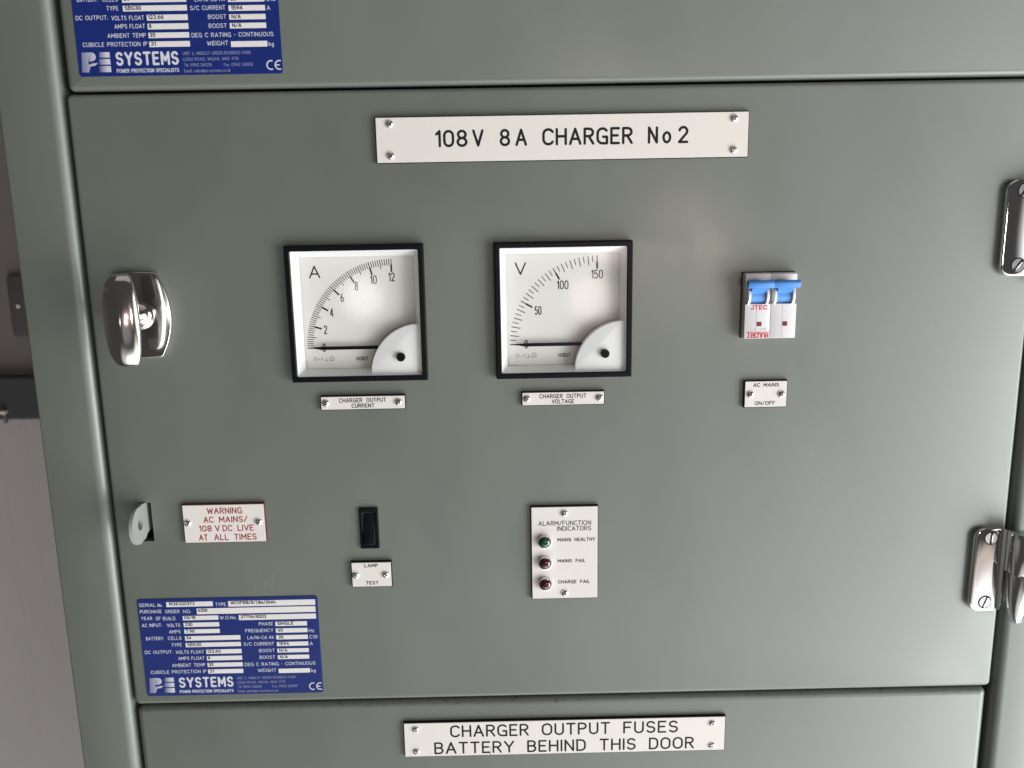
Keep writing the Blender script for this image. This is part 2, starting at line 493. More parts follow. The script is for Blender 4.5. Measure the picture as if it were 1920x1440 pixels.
G = {
    'A': (.68, [[(0, 0), (.34, 1), (.68, 0)], [(.12, .33), (.56, .33)]]),
    'B': (.56, [[(0, 0), (0, 1), (.31, 1)] + A(.31, .765, .22, .235, 90, -90)[1:] + [(0, .53)], [(.31, .53)] + A(.31, .265, .25, .265, 90, -90)[1:] + [(0, 0)]]),
    'C': (.60, [A(.33, .67, .33, .33, 30, 180) + A(.33, .33, .33, .33, 180, 330)]),
    'D': (.60, [[(0, 0), (0, 1), (.26, 1)] + A(.26, .66, .34, .34, 90, 0)[1:] + A(.26, .34, .34, .34, 0, -90) + [(0, 0)]]),
    'E': (.50, [[(.5, 1), (0, 1), (0, 0), (.5, 0)], [(0, .52), (.42, .52)]]),
    'F': (.50, [[(.5, 1), (0, 1), (0, 0)], [(0, .52), (.42, .52)]]),
    'G': (.63, [A(.33, .67, .33, .33, 35, 180) + A(.33, .33, .33, .33, 180, 270) + [(.63, 0), (.63, .44), (.38, .44)]]),
    'H': (.60, [[(0, 0), (0, 1)], [(.6, 0), (.6, 1)], [(0, .52), (.6, .52)]]),
    'I': (.0, [[(0, 0), (0, 1)]]),
    'J': (.42, [[(.42, 1), (.42, .24)] + A(.21, .24, .21, .24, 0, -180)[1:]]),
    'K': (.56, [[(0, 0), (0, 1)], [(.55, 1), (0, .40)], [(.19, .60), (.56, 0)]]),
    'L': (.48, [[(0, 1), (0, 0), (.48, 0)]]),
    'M': (.72, [[(0, 0), (0, 1), (.36, .32), (.72, 1), (.72, 0)]]),
    'N': (.60, [[(0, 0), (0, 1), (.6, 0), (.6, 1)]]),
    'O': (.66, [A(.33, .66, .33, .34, 0, 180) + A(.33, .34, .33, .34, 180, 360) + [(.66, .66)]]),
    'P': (.54, [[(0, 0), (0, 1), (.28, 1)] + A(.28, .74, .26, .26, 90, -90)[1:] + [(0, .48)]]),
    'Q': (.66, [A(.33, .66, .33, .34, 0, 180) + A(.33, .34, .33, .34, 180, 360) + [(.66, .66)], [(.42, .22), (.68, -.06)]]),
    'R': (.57, [[(0, 0), (0, 1), (.29, 1)] + A(.29, .75, .26, .25, 90, -90)[1:] + [(0, .5)], [(.27, .5), (.57, 0)]]),
    'S': (.55, [A(.275, .75, .265, .25, 25, 270) + A(.275, .255, .275, .255, 90, -155)[1:]]),
    'T': (.58, [[(0, 1), (.58, 1)], [(.29, 1), (.29, 0)]]),
    'U': (.58, [[(0, 1), (0, .29)] + A(.29, .29, .29, .29, 180, 360)[1:] + [(.58, 1)]]),
    'V': (.66, [[(0, 1), (.33, 0), (.66, 1)]]),
    'W': (.90, [[(0, 1), (.22, 0), (.45, .85), (.68, 0), (.9, 1)]]),
    'X': (.60, [[(0, 0), (.6, 1)], [(.6, 0), (0, 1)]]),
    'Y': (.64, [[(0, 1), (.32, .46), (.64, 1)], [(.32, .46), (.32, 0)]]),
    'Z': (.56, [[(0, 1), (.56, 1), (0, 0), (.56, 0)]]),
    '0': (.54, [A(.27, .70, .27, .30, 0, 180) + A(.27, .30, .27, .30, 180, 360) + [(.54, .70)]]),
    '1': (.20, [[(0, .80), (.20, 1), (.20, 0)]]),
    '2': (.54, [A(.27, .73, .26, .27, 165, -30) + [(0, 0), (.54, 0)]]),
    '3': (.52, [A(.25, .75, .24, .25, 150, -80), A(.25, .26, .27, .27, 80, -155)]),
    '4': (.56, [[(.42, 0), (.42, 1), (0, .28), (.56, .28)]]),
    '5': (.52, [[(.48, 1), (.06, 1), (.03, .55)] + A(.25, .32, .27, .32, 130, -150)[1:]]),
    '6': (.54, [A(.27, .29, .27, .29, 0, 360), A(.52, .33, .52, .66, 180, 105)]),
    '7': (.50, [[(0, 1), (.5, 1), (.16, 0)]]),
    '8': (.54, [A(.27, .76, .235, .24, 0, 360), A(.27, .26, .27, .26, 0, 360)]),
    '9': (.54, [A(.27, .71, .27, .29, 0, 360), A(.02, .67, .52, .66, 0, -75)]),
    '/': (.44, [[(0, 0), (.44, 1)]]),
    '-': (.26, [[(0, .45), (.26, .45)]]),
    '.': (.02, [[(0, 0), (.02, 0)]]),
    ',': (.05, [[(.05, .03), (0, -.14)]]),
    ':': (.02, [[(0, .05), (.02, .05)], [(0, .55), (.02, .55)]]),
    '@': (.80, [A(.4, .4, .4, .45, -40, 300), A(.4, .4, .17, .2, 0, 360)]),
    'o': (.46, [A(.23, .33, .23, .33, 0, 360)]),
    'a': (.42, [A(.21, .30, .21, .30, 0, 360), [(.42, .62), (.42, 0)]]),
    'c': (.42, [A(.23, .32, .23, .32, 45, 315)]),
    'd': (.44, [A(.21, .31, .21, .31, 0, 360), [(.44, 1), (.44, 0)]]),
    'e': (.46, [[(.02, .33), (.45, .33)] + A(.23, .33, .22, .33, 0, 310)[1:]]),
    'f': (.28, [A(.24, .8, .14, .2, 70, 180) + [(.10, 0)], [(0, .62), (.26, .62)]]),
    'g': (.44, [A(.21, .33, .21, .31, 0, 360), [(.42, .64), (.42, -.1)] + A(.21, -.1, .21, .2, 0, -150)[1:]]),
    'h': (.42, [[(0, 0), (0, 1)], [(0, .42)] + A(.21, .42, .21, .24, 180, 0)[1:] + [(.42, 0)]]),
    'i': (.02, [[(.01, 0), (.01, .64)], [(0, .9), (.02, .9)]]),
    'k': (.40, [[(0, 0), (0, 1)], [(.38, .64), (0, .26)], [(.13, .38), (.4, 0)]]),
    'l': (.0, [[(0, 0), (0, 1)]]),
    'm': (.66, [[(0, 0), (0, .64)], [(0, .45)] + A(.165, .45, .165, .19, 180, 0)[1:] + [(.33, 0)], [(.33, .45)] + A(.495, .45, .165, .19, 180, 0)[1:] + [(.66, 0)]]),
    'n': (.40, [[(0, 0), (0, .64)], [(0, .43)] + A(.20, .43, .20, .22, 180, 0)[1:] + [(.40, 0)]]),
    'p': (.42, [A(.21, .33, .21, .31, 0, 360), [(0, .64), (0, -.3)]]),
    's': (.36, [A(.18, .48, .17, .16, 30, 270) + A(.18, .16, .18, .16, 90, -150)[1:]]),
    't': (.28, [[(.12, .9), (.12, .1), (.26, 0)], [(0, .64), (.27, .64)]]),
    'u': (.40, [[(0, .64), (0, .2)] + A(.20, .2, .20, .2, 180, 360)[1:] + [(.40, .64)]]),
    'w': (.60, [[(0, .64), (.15, 0), (.30, .58), (.45, 0), (.60, .64)]]),
    'x': (.40, [[(0, 0), (.4, .64)], [(.4, 0), (0, .64)]]),
    'y': (.42, [[(0, .64), (.21, 0)], [(.42, .64), (.12, -.25)]]),
    'z': (.38, [[(0, .64), (.38, .64), (0, 0), (.38, 0)]]),
}
SPACE_W = 0.55


class Ink:
    """Collects flat strokes that lie on a surface at depth y; every stroke sits 4 microns above the one before."""
    def __init__(self, y):
        self.bm = bmesh.new(); self.y = y; self.k = 0

    def _strip(self, pts, w, closed, square):
        n = len(pts); Lf, Rt = [], []
        self.k += 1
        y = self.y - 0.012 - 0.004 * (self.k % 9)
        P = [Vector(p) for p in pts]
        for i in range(n):
            if closed: a, c = P[i - 1], P[(i + 1) % n]
            else: a, c = P[max(0, i - 1)], P[min(n - 1, i + 1)]
            b = P[i]
            e1 = (b - a).normalized() if (b - a).length > 1e-7 else (c - b).normalized()
            e2 = (c - b).normalized() if (c - b).length > 1e-7 else e1
            nn = Vector((-e1.y - e2.y, e1.x + e2.x)).normalized()
            k = max(0.5, nn.dot(Vector((-e1.y, e1.x))))
            o = nn * (w / 2 / k)
            Lf.append(b + o); Rt.append(b - o)
        mk = lambda v: self.bm.verts.new((v.x, y, v.y))
        if square and not closed:
            d0 = (P[0] - P[1]).normalized() * w / 2; d1 = (P[-1] - P[-2]).normalized() * w / 2
            Lf[0] += d0; Rt[0] += d0; Lf[-1] += d1; Rt[-1] += d1
        lv, rv = [mk(v) for v in Lf], [mk(v) for v in Rt]
        for i in range(n if closed else n - 1):
            j = (i + 1) % n
            self.bm.faces.new((lv[i], rv[i], rv[j], lv[j]))
        if not closed and not square:
            for end, sgn in ((0, -1), (n - 1, 1)):
                a = P[end]; d = (P[1] - P[0]) if end == 0 else (P[-1] - P[-2])
                t0 = math.atan2(d.y, d.x)
                cap = [a + Vector((math.cos(t0 + s * PI / 2), math.sin(t0 + s * PI / 2))) * w / 2 for s in ([1, 1.33, 1.67, 2, 2.33, 2.67, 3] if sgn < 0 else [-1, -.67, -.33, 0, .33, .67, 1])]
                self.bm.faces.new([mk(v) for v in cap])

    def stroke(self, pts, w, square=False):
        q = [pts[0]]
        for p in pts[1:]:
            if (Vector(p) - Vector(q[-1])).length > 1e-5: q.append(p)
        if len(q) < 2: return
        closed = (Vector(q[0]) - Vector(q[-1])).length < 1e-4 and len(q) > 6
        if closed:
            self._strip(q[:-1], w, True, square); return
        run = [q[0]]
        for i in range(1, len(q)):
            run.append(q[i])
            if i < len(q) - 1:
                d1 = Vector(q[i]) - Vector(q[i - 1]); d2 = Vector(q[i + 1]) - Vector(q[i])
                if d1.angle(d2) > math.radians(42):
                    self._strip(run, w, False, square); run = [q[i]]
        self._strip(run, w, False, square)

    def text(self, s, x0, x1, z0, z1, w, gap=0.30, square=False, slant=0.0):
        """Fit the ink of `s` into x0..x1 and capitals into z0..z1 (outer edges of the ink); w = stroke width."""
        h = (z1 - z0) - w
        pos, cx, last = [], 0.0, 0.0
        for i, ch in enumerate(s):
            if ch == ' ':
                cx += SPACE_W; continue
            pos.append((ch, cx)); last = cx + G[ch][0]
            cx = last + gap
        span = max(last, 0.02)
        if x1 is None: sx = h
        else: sx = (x1 - x0 - w) / span
        for ch, px in pos:
            for st in G[ch][1]:
                self.stroke([(x0 + w / 2 + (px + a + slant * b) * sx, z0 + w / 2 + b * h) for a, b in st], w, square)

    def centred(self, s, cx, cz, h, w, width=None, gap=0.24):
        n = 0.0; last = 0.0
        for ch in s:
            if ch == ' ': n += SPACE_W; continue
            last = n + G[ch][0]; n = last + gap
        wd = width if width else last * (h - w) + w
        self.text(s, cx - wd / 2, cx + wd / 2, cz - h / 2, cz + h / 2, w, gap)

    def poly(self, pts):
        self.k += 1
        y = self.y - 0.012 - 0.004 * (self.k % 9)
        self.bm.faces.new([self.bm.verts.new((a, y, b)) for a, b in pts])

    def put(self, mat, thing, name='lettering', sub=None, label=None):
        return part(name, self.bm, mat, thing, sub=sub, label=label, recalc=False)


SCREW = head_mesh('screw', 2.75, 1.7, 'cross', M['zinc'])
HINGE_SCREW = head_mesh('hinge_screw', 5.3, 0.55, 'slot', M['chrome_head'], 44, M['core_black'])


def screw(thing, x, y, z, ang=None, name='screw', me=None):
    o = link_mesh(name, me or SCREW, thing, (Vector((x, y, z)) - thing.org) / 1000.0)
    o.rotation_euler = (0, math.radians(random.uniform(0, 90) if ang is None else ang), 0)
    return o


# ================================================================== the wall behind, seen past the cabinet's left edge
YB = 606.0
bm = bmesh.new(); box(bm, -2600, 900, YB, YB + 60, -1450, 1300)
top('back_wall', bm, M['wall'], None, None, (-850, YB, -1450), kind='structure')

# ================================================================== the cabinet
FX0, FX1 = -329.2, 440.0
cab = T('charger_cabinet', 'grey-green steel battery charger cabinet with three doors filling the view', 'cabinet', (50, 200, -1200))
# posts: sheet steel with a wide rolled fold beside the doors
prof = [(FX0, 420)] + arcpts(FX0 + 1.4, -1.0 + 1.4, 1.4, 180, 270, 4) + arcpts(-286.6 - 8, -1.0 + 8, 8, -90, 0, 10) + [(-286.6, 45), (-322, 45), (-322, 420)]
bm = bmesh.new(); prism_z(bm, prof, -1180, 560); part('corner_post', bm, M['paint'], cab, 40)
prof = [(FX1, 420), (FX1 - 7, 420), (FX1 - 7, 45), (381.4, 45)] + arcpts(381.4 + 8, -1.0 + 8, 8, 180, 270, 10) + arcpts(FX1 - 1.4, -1.0 + 1.4, 1.4, -90, 0, 4)
bm = bmesh.new(); prism_z(bm, prof, -1180, 560); part('corner_post', bm, M['paint'], cab, 40)
bm = bmesh.new(); box(bm, -321.8, 432.8, 46, 52, -1180, 560); part('inner_panel', bm, M['inside'], cab)

SLOT = [(-264.2, -214.6), (-256.0, -214.6), (-256.0, -184.6), (-264.2, -184.6)]
bm = bmesh.new(); slab(bm, rrect(-282.0, 378.3, 104.6, 540, 4.0), -0.4, 22, 4.0, 6); upper = part('door', bm, M['paint'], cab, 40, label='upper door carrying only a blue plate')
bm = bmesh.new(); slab(bm, rrect(-284.0, 378.3, -348.2, 102.9, 4.0), 0, 22, 2.6, 5, holes=[SLOT, rrect(-142.7, -50.7, -93.7, -1.7), rrect(2.0, 94.0, -94.0, -2.0), rrect(173.1, 210.8, -70.3, -23.6)]); middle = part('door', bm, M['paint'], cab, 40, label='middle door with meters, handle and hinges')
bm = bmesh.new(); slab(bm, rrect(-283.9, 376.6, -800, -350.4, 5.5), 0.4, 22, 5.0, 6); lower = part('door', bm, M['paint_dirty'], cab, 40, label='lower door with dirt specks along its top edge')


def sub(name, bm, mats, door, smooth=None, label=None):
    return part(name, bm, mats, cab, smooth, sub=door, label=label)


# --- handle: barrel-shaped back plate, round stem, barrel-shaped grip
HX, HZ = -248.0, -46.0


def barrel(cx, cz, wm, we, hh, n=12, bow=0.0):
    """Oblong outline, bulging at the sides: half width wm in the middle, we at the ends, half height hh."""
    p = []
    def side(sgn, rev):
        q = []
        for i in range(n + 1):
            t = -1 + 2 * i / n
            q.append((cx + sgn * (we + (wm - we) * (1 - t * t)), cz + t * (hh - 2.2)))
        return q[::-1] if rev else q
    rs = side(1, False); ls = side(-1, True)
    p += rs
    p += [(cx + we - 0.8, cz + hh - 0.7), (cx + we - 2.6, cz + hh), (cx, cz + hh + bow), (cx - we + 2.6, cz + hh), (cx - we + 0.8, cz + hh - 0.7)]
    p += ls
    p += [(cx - we + 0.8, cz - hh + 0.7), (cx - we + 2.6, cz - hh), (cx, cz - hh - bow), (cx + we - 2.6, cz - hh), (cx + we - 0.8, cz - hh + 0.7)]
    return p


bm = bmesh.new(); slab(bm, barrel(HX, HZ, 21.2, 14.0, 29.8, bow=0.6), -3.6, 0.2, 0.7, 4); sub('handle_back_plate', bm, M['handle_chrome'], middle, 40)
bm = bmesh.new(); lathe(bm, [(10.0, -3.4), (9.8, -4.4), (8.4, -5.0), (6.6, -6.0), (5.4, -9), (5.2, -28)], (HX, 0, HZ), 'y', 40); sub('handle_stem', bm, M['handle_chrome'], middle, 40)


def grip_mesh():
    """Loft: thick convex bar, its section a rounded wedge, tapering to the ends."""
    bm = bmesh.new(); rings = []
    n = 22; H = 31.5
    for i in range(n + 1):
        t = -1 + 2 * i / n
        z = HZ + H * math.sin(t * PI / 2) if abs(t) < 1 else HZ + H * t
        u = (z - HZ) / H
        endk = (max(0.0, 1 - abs(u) ** 9)) ** 0.5
        hw = (8.2 + 3.6 * (1 - u * u)) * (0.55 + 0.45 * endk)
        dp = (9.5 + 4.0 * (1 - u * u)) * (0.5 + 0.5 * endk)
        ring = []
        for a, d in ((-0.55, 0.0), (0.55, 0.0), (0.9, 0.34), (1.0, 0.54), (1.0, 0.68), (0.985, 0.735), (0.94, 0.775), (0.60, 0.865), (0.20, 0.965), (-0.06, 1.0), (-0.24, 0.985), (-0.60, 0.90), (-0.94, 0.80), (-0.985, 0.735), (-1.0, 0.68), (-1.0, 0.54), (-0.9, 0.34)):
            ring.append(bm.verts.new((HX + a * hw, -27.0 - d * dp, z)))
        rings.append(ring)
    k = len(rings[0])
    for a, b in zip(rings[:-1], rings[1:]):
        for i in range(k): bm.faces.new((a[i], a[(i + 1) % k], b[(i + 1) % k], b[i]))
    bm.faces.new(rings[0]); bm.faces.new(rings[-1])
    return bm


sub('handle_grip', grip_mesh(), M['handle_chrome'], middle, 38)

# --- padlock tab standing out of the slot, its flat side seen from the right
bm = bmesh.new()
prof = [(14, -186.5)] + [(0, -184.8)] + arcpts(-13.5, -198.2, 14.2, 70, 0, 6)[:0] + [(-6, -183.6)] + arcpts(-14.0, -197.2, 13.6, 75, 290, 16) + [(-5.5, -210.2), (-1.5, -207.6), (3, -207.0), (14, -207.0)]
hole = arcpts(-12.4, -196.8, 4.2, 0, 342, 18)
n_out = len(prof)
for X in (-262.2, -259.8):
    pass
va = [[bm.verts.new((X, y, z)) for y, z in prof] for X in (-262.2, -259.8)]
vh = [[bm.verts.new((X, y, z)) for y, z in hole] for X in (-262.2, -259.8)]
for k in (0, 1):
    flat = va[k] + vh[k]
    for t in tessellate_polygon([[Vector((v.co.y, v.co.z, 0)) for v in va[k]], [Vector((v.co.y, v.co.z, 0)) for v in vh[k]]]):
        bm.faces.new([flat[q] for q in t])
for loop in (va, vh):
    k = len(loop[0])
    for i in range(k): bm.faces.new((loop[0][i], loop[0][(i + 1) % k], loop[1][(i + 1) % k], loop[1][i]))
bevel_edges = [e for e in bm.edges if len(e.link_faces) == 2 and abs(e.calc_face_angle(0)) > 1.2 and abs(e.verts[0].co.x - e.verts[1].co.x) < 1e-6]
bmesh.ops.bevel(bm, geom=bevel_edges, offset=0.45, segments=2, affect='EDGES', profile=0.5)
sub('padlock_tab', bm, M['tab'], middle, 40)


# --- lift-off hinges on the right edge of the middle door
def hinge(z_mid):
    zt, zb = z_mid + 33.3, z_mid - 33.3
    # leaf on the door: left corners rounded, pillowed edge
    p = [(373.4, zb), (373.4, zt)] + [(361.5, zt)] + arcpts(361.0, zt - 8.2, 8.2, 90, 180, 8) + arcpts(361.0, zb + 8.2, 8.2, 180, 270, 8)
    bm = bmesh.new(); slab(bm, p, -4.8, 0.1, 1.7, 6); sub('hinge_leaf', bm, M['chrome'], middle, 40)
    # curved web that rises from the leaf to the knuckle, upper half only
    q = [(371.0, -3.6)] + [(372.6 + 11.4 * k / 14, -4.9 - 17.4 * (3 * (k / 14) ** 2 - 2 * (k / 14) ** 3)) for k in range(15)] + [(385.5, -12.0), (381.0, -6.0), (374.0, -3.3)]
    lip = [(368.0, -3.0)] + [(372.4 + 2.4 * k / 8, -4.86 - 3.0 * (k / 8) ** 1.8) for k in range(9)] + [(375.4, -7.6), (375.6, -6.4), (374.6, -4.0), (373.0, -3.0)]
    bm = bmesh.new(); prism_z(bm, lip, zb + 2.6, zt - 0.2); sub('hinge_lip', bm, M['chrome'], middle, 50)
    bm = bmesh.new(); prism_z(bm, q, z_mid + 1.5, zt - 0.4); sub('hinge_web', bm, M['chrome'], middle, 50)
    # knuckle: spindle in two halves
    bm = bmesh.new()
    lathe(bm, [(5.0, 30.0), (7.6, 29.2), (8.8, 27), (9.3, 16), (9.6, 0.3), (9.3, -0.6)], (385.2, -13.0, z_mid + 3), 'z', 40)
    sub('hinge_knuckle', bm, M['chrome'], middle, 35)
    bm = bmesh.new()
    lathe(bm, [(9.1, -0.9), (9.6, -1.6), (9.5, -9), (8.8, -20), (7.2, -30), (5.2, -37), (3.4, -40.8), (1.6, -42.4), (0, -42.8)], (385.2, -13.0, z_mid + 3), 'z', 40)
    sub('hinge_spindle', bm, M['chrome'], middle, 35)
    # leaf on the post
    p = [(402.0, zb)] + arcpts(414.0, zb + 8.2, 8.2, -90, 0, 8) + arcpts(414.0, zt - 8.2, 8.2, 0, 90, 8) + [(402.0, zt)]
    bm = bmesh.new(); slab(bm, p, -5.8, -0.9, 2.4, 6); sub('hinge_post_leaf', bm, M['chrome'], middle, 40)
    for dz, ang in ((25.8, 4 if z_mid < -100 else 38), (-25.4, 20 if z_mid < -100 else 38)):
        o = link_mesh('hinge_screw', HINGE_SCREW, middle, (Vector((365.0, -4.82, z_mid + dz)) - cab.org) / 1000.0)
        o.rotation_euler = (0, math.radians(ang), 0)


hinge(-249.8)
hinge(3.4)


# ================================================================== engraved plates
PLATES = 'engraved cream plates screwed to the cabinet'


def name_plate(label, rect, y0, lines, screws, ink='ink_black', core='core_black', th=3.2, name='name_plate', cat='name plate'):
    x0, x1, z0, z1 = rect
    t = T(name, label, cat, ((x0 + x1) / 2, y0, z0), PLATES)
    bm = bmesh.new(); slab(bm, rrect(x0 - 0.2, x1 + 0.2, z0 - 0.2, z1 + 0.2), y0 - th + 0.3, y0, 0.3, 2)
    part('plate_core', bm, M[core], t)
    bm = bmesh.new(); slab(bm, rrect(x0 + 0.35, x1 - 0.35, z0 + 0.35, z1 - 0.35), y0 - th, y0 - th + 0.29, 0.2, 2)
    part('plate_face', bm, M['laminate'], t)
    ik = Ink(y0 - th)
    for ln in lines: ik.text(*ln)
    if name == 'fuse_plate':
        ik.stroke([(-10.9, -394.9), (-11.1, -396.6)], 0.35); ik.stroke([(-10.6, -389.0), (-10.9, -391.5)], 0.3)
    ik.put(M[ink], t)
    for sx, sz in screws: screw(t, sx, y0 - th, sz)
    return t


name_plate('long cream plate engraved 108V 8A CHARGER No 2', (-78.0, 173.9, 54.5, 84.6), 0, [
    ('108', -38.0, -16.2, 64.3, 75.7, 1.75), ('V', -13.0, -5.2, 64.3, 75.7, 1.75), ('8', 5.4, 12.6, 64.3, 75.7, 1.75), ('A', 16.0, 24.0, 64.3, 75.7, 1.75),
    ('CHARGER', 34.2, 95.6, 64.3, 75.7, 1.75), ('N', 105.6, 112.6, 64.3, 75.7, 1.75), ('o', 115.4, 121.6, 64.3, 75.7, 1.75), ('2', 126.0, 133.2, 64.3, 75.7, 1.75)],
    [(-68.3, 80.0), (-68.4, 59.3), (163.8, 79.9), (164.0, 59.4)], name='title_plate')
name_plate('long cream plate engraved CHARGER OUTPUT FUSES on the lower door', (-77.9, 172.2, -396.8, -367.4), 0.4, [
    ('CHARGER', -42.0, 19.2, -380.5, -370.0, 1.5), ('OUTPUT', 29.2, 82.5, -380.5, -370.0, 1.5), ('FUSES', 92.6, 135.4, -380.5, -370.0, 1.5),
    ('BATTERY', -54.8, 7.7, -394.8, -384.4, 1.5), ('BEHIND', 17.7, 63.6, -394.8, -384.4, 1.5), ('THIS', 74.2, 102.6, -394.8, -384.4, 1.5), ('DOOR', 112.8, 148.2, -394.8, -384.4, 1.5)],
    [(-68.5, -372.9), (-68.5, -392.0), (162.2, -373.2), (162.3, -392.5)], name='fuse_plate')
name_plate('small cream plate engraved CHARGER OUTPUT CURRENT under the ammeter', (-126.2, -65.8, -116.7, -106.7), 0, [
    ('CHARGER', -113.0, -96.3, -111.4, -108.2, 0.54), ('OUTPUT', -93.4, -79.3, -111.4, -108.2, 0.54), ('CURRENT', -104.2, -87.9, -115.4, -112.2, 0.54)],
    [(-122.5, -111.6), (-70.6, -111.6)])
name_plate('small cream plate engraved CHARGER OUTPUT VOLTAGE under the voltmeter', (17.8, 76.9, -116.3, -106.5), 0, [
    ('CHARGER', 30.3, 47.1, -111.2, -108.0, 0.54), ('OUTPUT', 49.8, 64.0, -111.2, -108.0, 0.54), ('VOLTAGE', 39.1, 55.3, -115.2, -111.9, 0.54)],
    [(21.4, -111.3), (73.4, -111.4)])
name_plate('small cream plate engraved AC MAINS ON/OFF under the circuit breaker', (177.6, 208.2, -120.9, -101.4), 0, [
    ('AC', 183.6, 188.6, -105.8, -102.9, 0.54), ('MAINS', 191.0, 202.2, -105.8, -102.9, 0.54), ('ON/OFF', 185.2, 199.9, -119.2, -116.3, 0.54)],
    [(181.9, -111.2), (204.2, -111.4)])
name_plate('small cream plate engraved LAMP TEST under the black rocker switch', (-111.2, -81.4, -253.2, -233.5), 0, [
    ('LAMP', -101.4, -91.2, -237.6, -234.7, 0.54), ('TEST', -100.9, -91.4, -251.4, -248.6, 0.54)],
    [(-108.2, -243.7), (-85.8, -243.6)])
name_plate('cream warning plate with red engraving beside the padlock slot', (-232.4, -172.4, -215.6, -186.0), 0, [
    ('WARNING', -214.4, -188.6, -193.3, -188.4, 0.80), ('AC', -217.4, -210.0, -200.0, -195.2, 0.80), ('MAINS/', -206.0, -185.1, -200.0, -195.2, 0.80),
    ('108', -221.2, -211.9, -206.8, -202.0, 0.80), ('V', -209.6, -205.8, -206.8, -202.0, 0.80), ('DC', -204.0, -196.8, -206.8, -202.0, 0.80), ('LIVE', -193.0, -181.1, -206.8, -202.0, 0.80),
    ('AT', -221.9, -215.3, -213.8, -208.9, 0.80), ('ALL', -210.7, -200.0, -213.8, -208.9, 0.80), ('TIMES', -196.0, -179.4, -213.8, -208.9, 0.80)],
    [(-229.0, -200.0), (-177.1, -199.9)], ink='ink_red', core='core_red', name='warning_plate', cat='warning plate')
name_plate('tall cream plate engraved ALARM/FUNCTION INDICATORS with three lamps', (23.1, 72.6, -265.9, -193.0), 0, [
    ('ALARM/FUNCTION', 28.5, 67.4, -207.7, -204.0, 0.54), ('INDICATORS', 42.4, 67.5, -212.0, -208.3, 0.54),
    ('MAINS', 42.5, 52.8, -220.3, -217.5, 0.54), ('HEALTHY', 55.2, 70.6, -220.3, -217.5, 0.54),
    ('MAINS', 42.5, 53.2, -237.0, -234.2, 0.54), ('FAIL', 55.9, 63.2, -237.0, -234.2, 0.54),
    ('CHARGE', 42.7, 56.6, -253.8, -251.0, 0.54), ('FAIL', 59.3, 66.7, -253.8, -251.0, 0.54)],
    [(47.8, -198.3), (47.8, -261.4)], name='indicator_plate', cat='indicator plate')


# --- indicator lamps
def lamp(x, z, lens, label):
    t = T('indicator_lamp', label, 'indicator lamp', (x, -3.2, z), 'indicator lamps on the alarm plate')
    bm = bmesh.new(); lathe(bm, [(5.3, 0.0), (5.2, -1.0), (4.95, -3.0), (4.8, -3.5), (4.45, -3.6), (4.3, -3.2), (4.3, -2.4)], (x, -3.22, z), 'y', 40)
    part('bezel', bm, M['chrome_head'], t, 40)
    bm = bmesh.new(); lathe(bm, [(4.28, -2.2), (4.28, -3.5), (3.9, -4.3), (3.1, -4.9), (2.0, -5.3), (1.0, -5.45), (0, -5.5)], (x, -3.22, z), 'y', 40)
    part('lens', bm, M[lens], t, 40)


lamp(32.9, -219.6, 'lens_green', 'dark green lamp beside the words MAINS HEALTHY')
lamp(33.1, -236.3, 'lens_red', 'dark red lamp beside the words MAINS FAIL')
lamp(33.2, -253.0, 'lens_red', 'dark red lamp beside the words CHARGE FAIL')


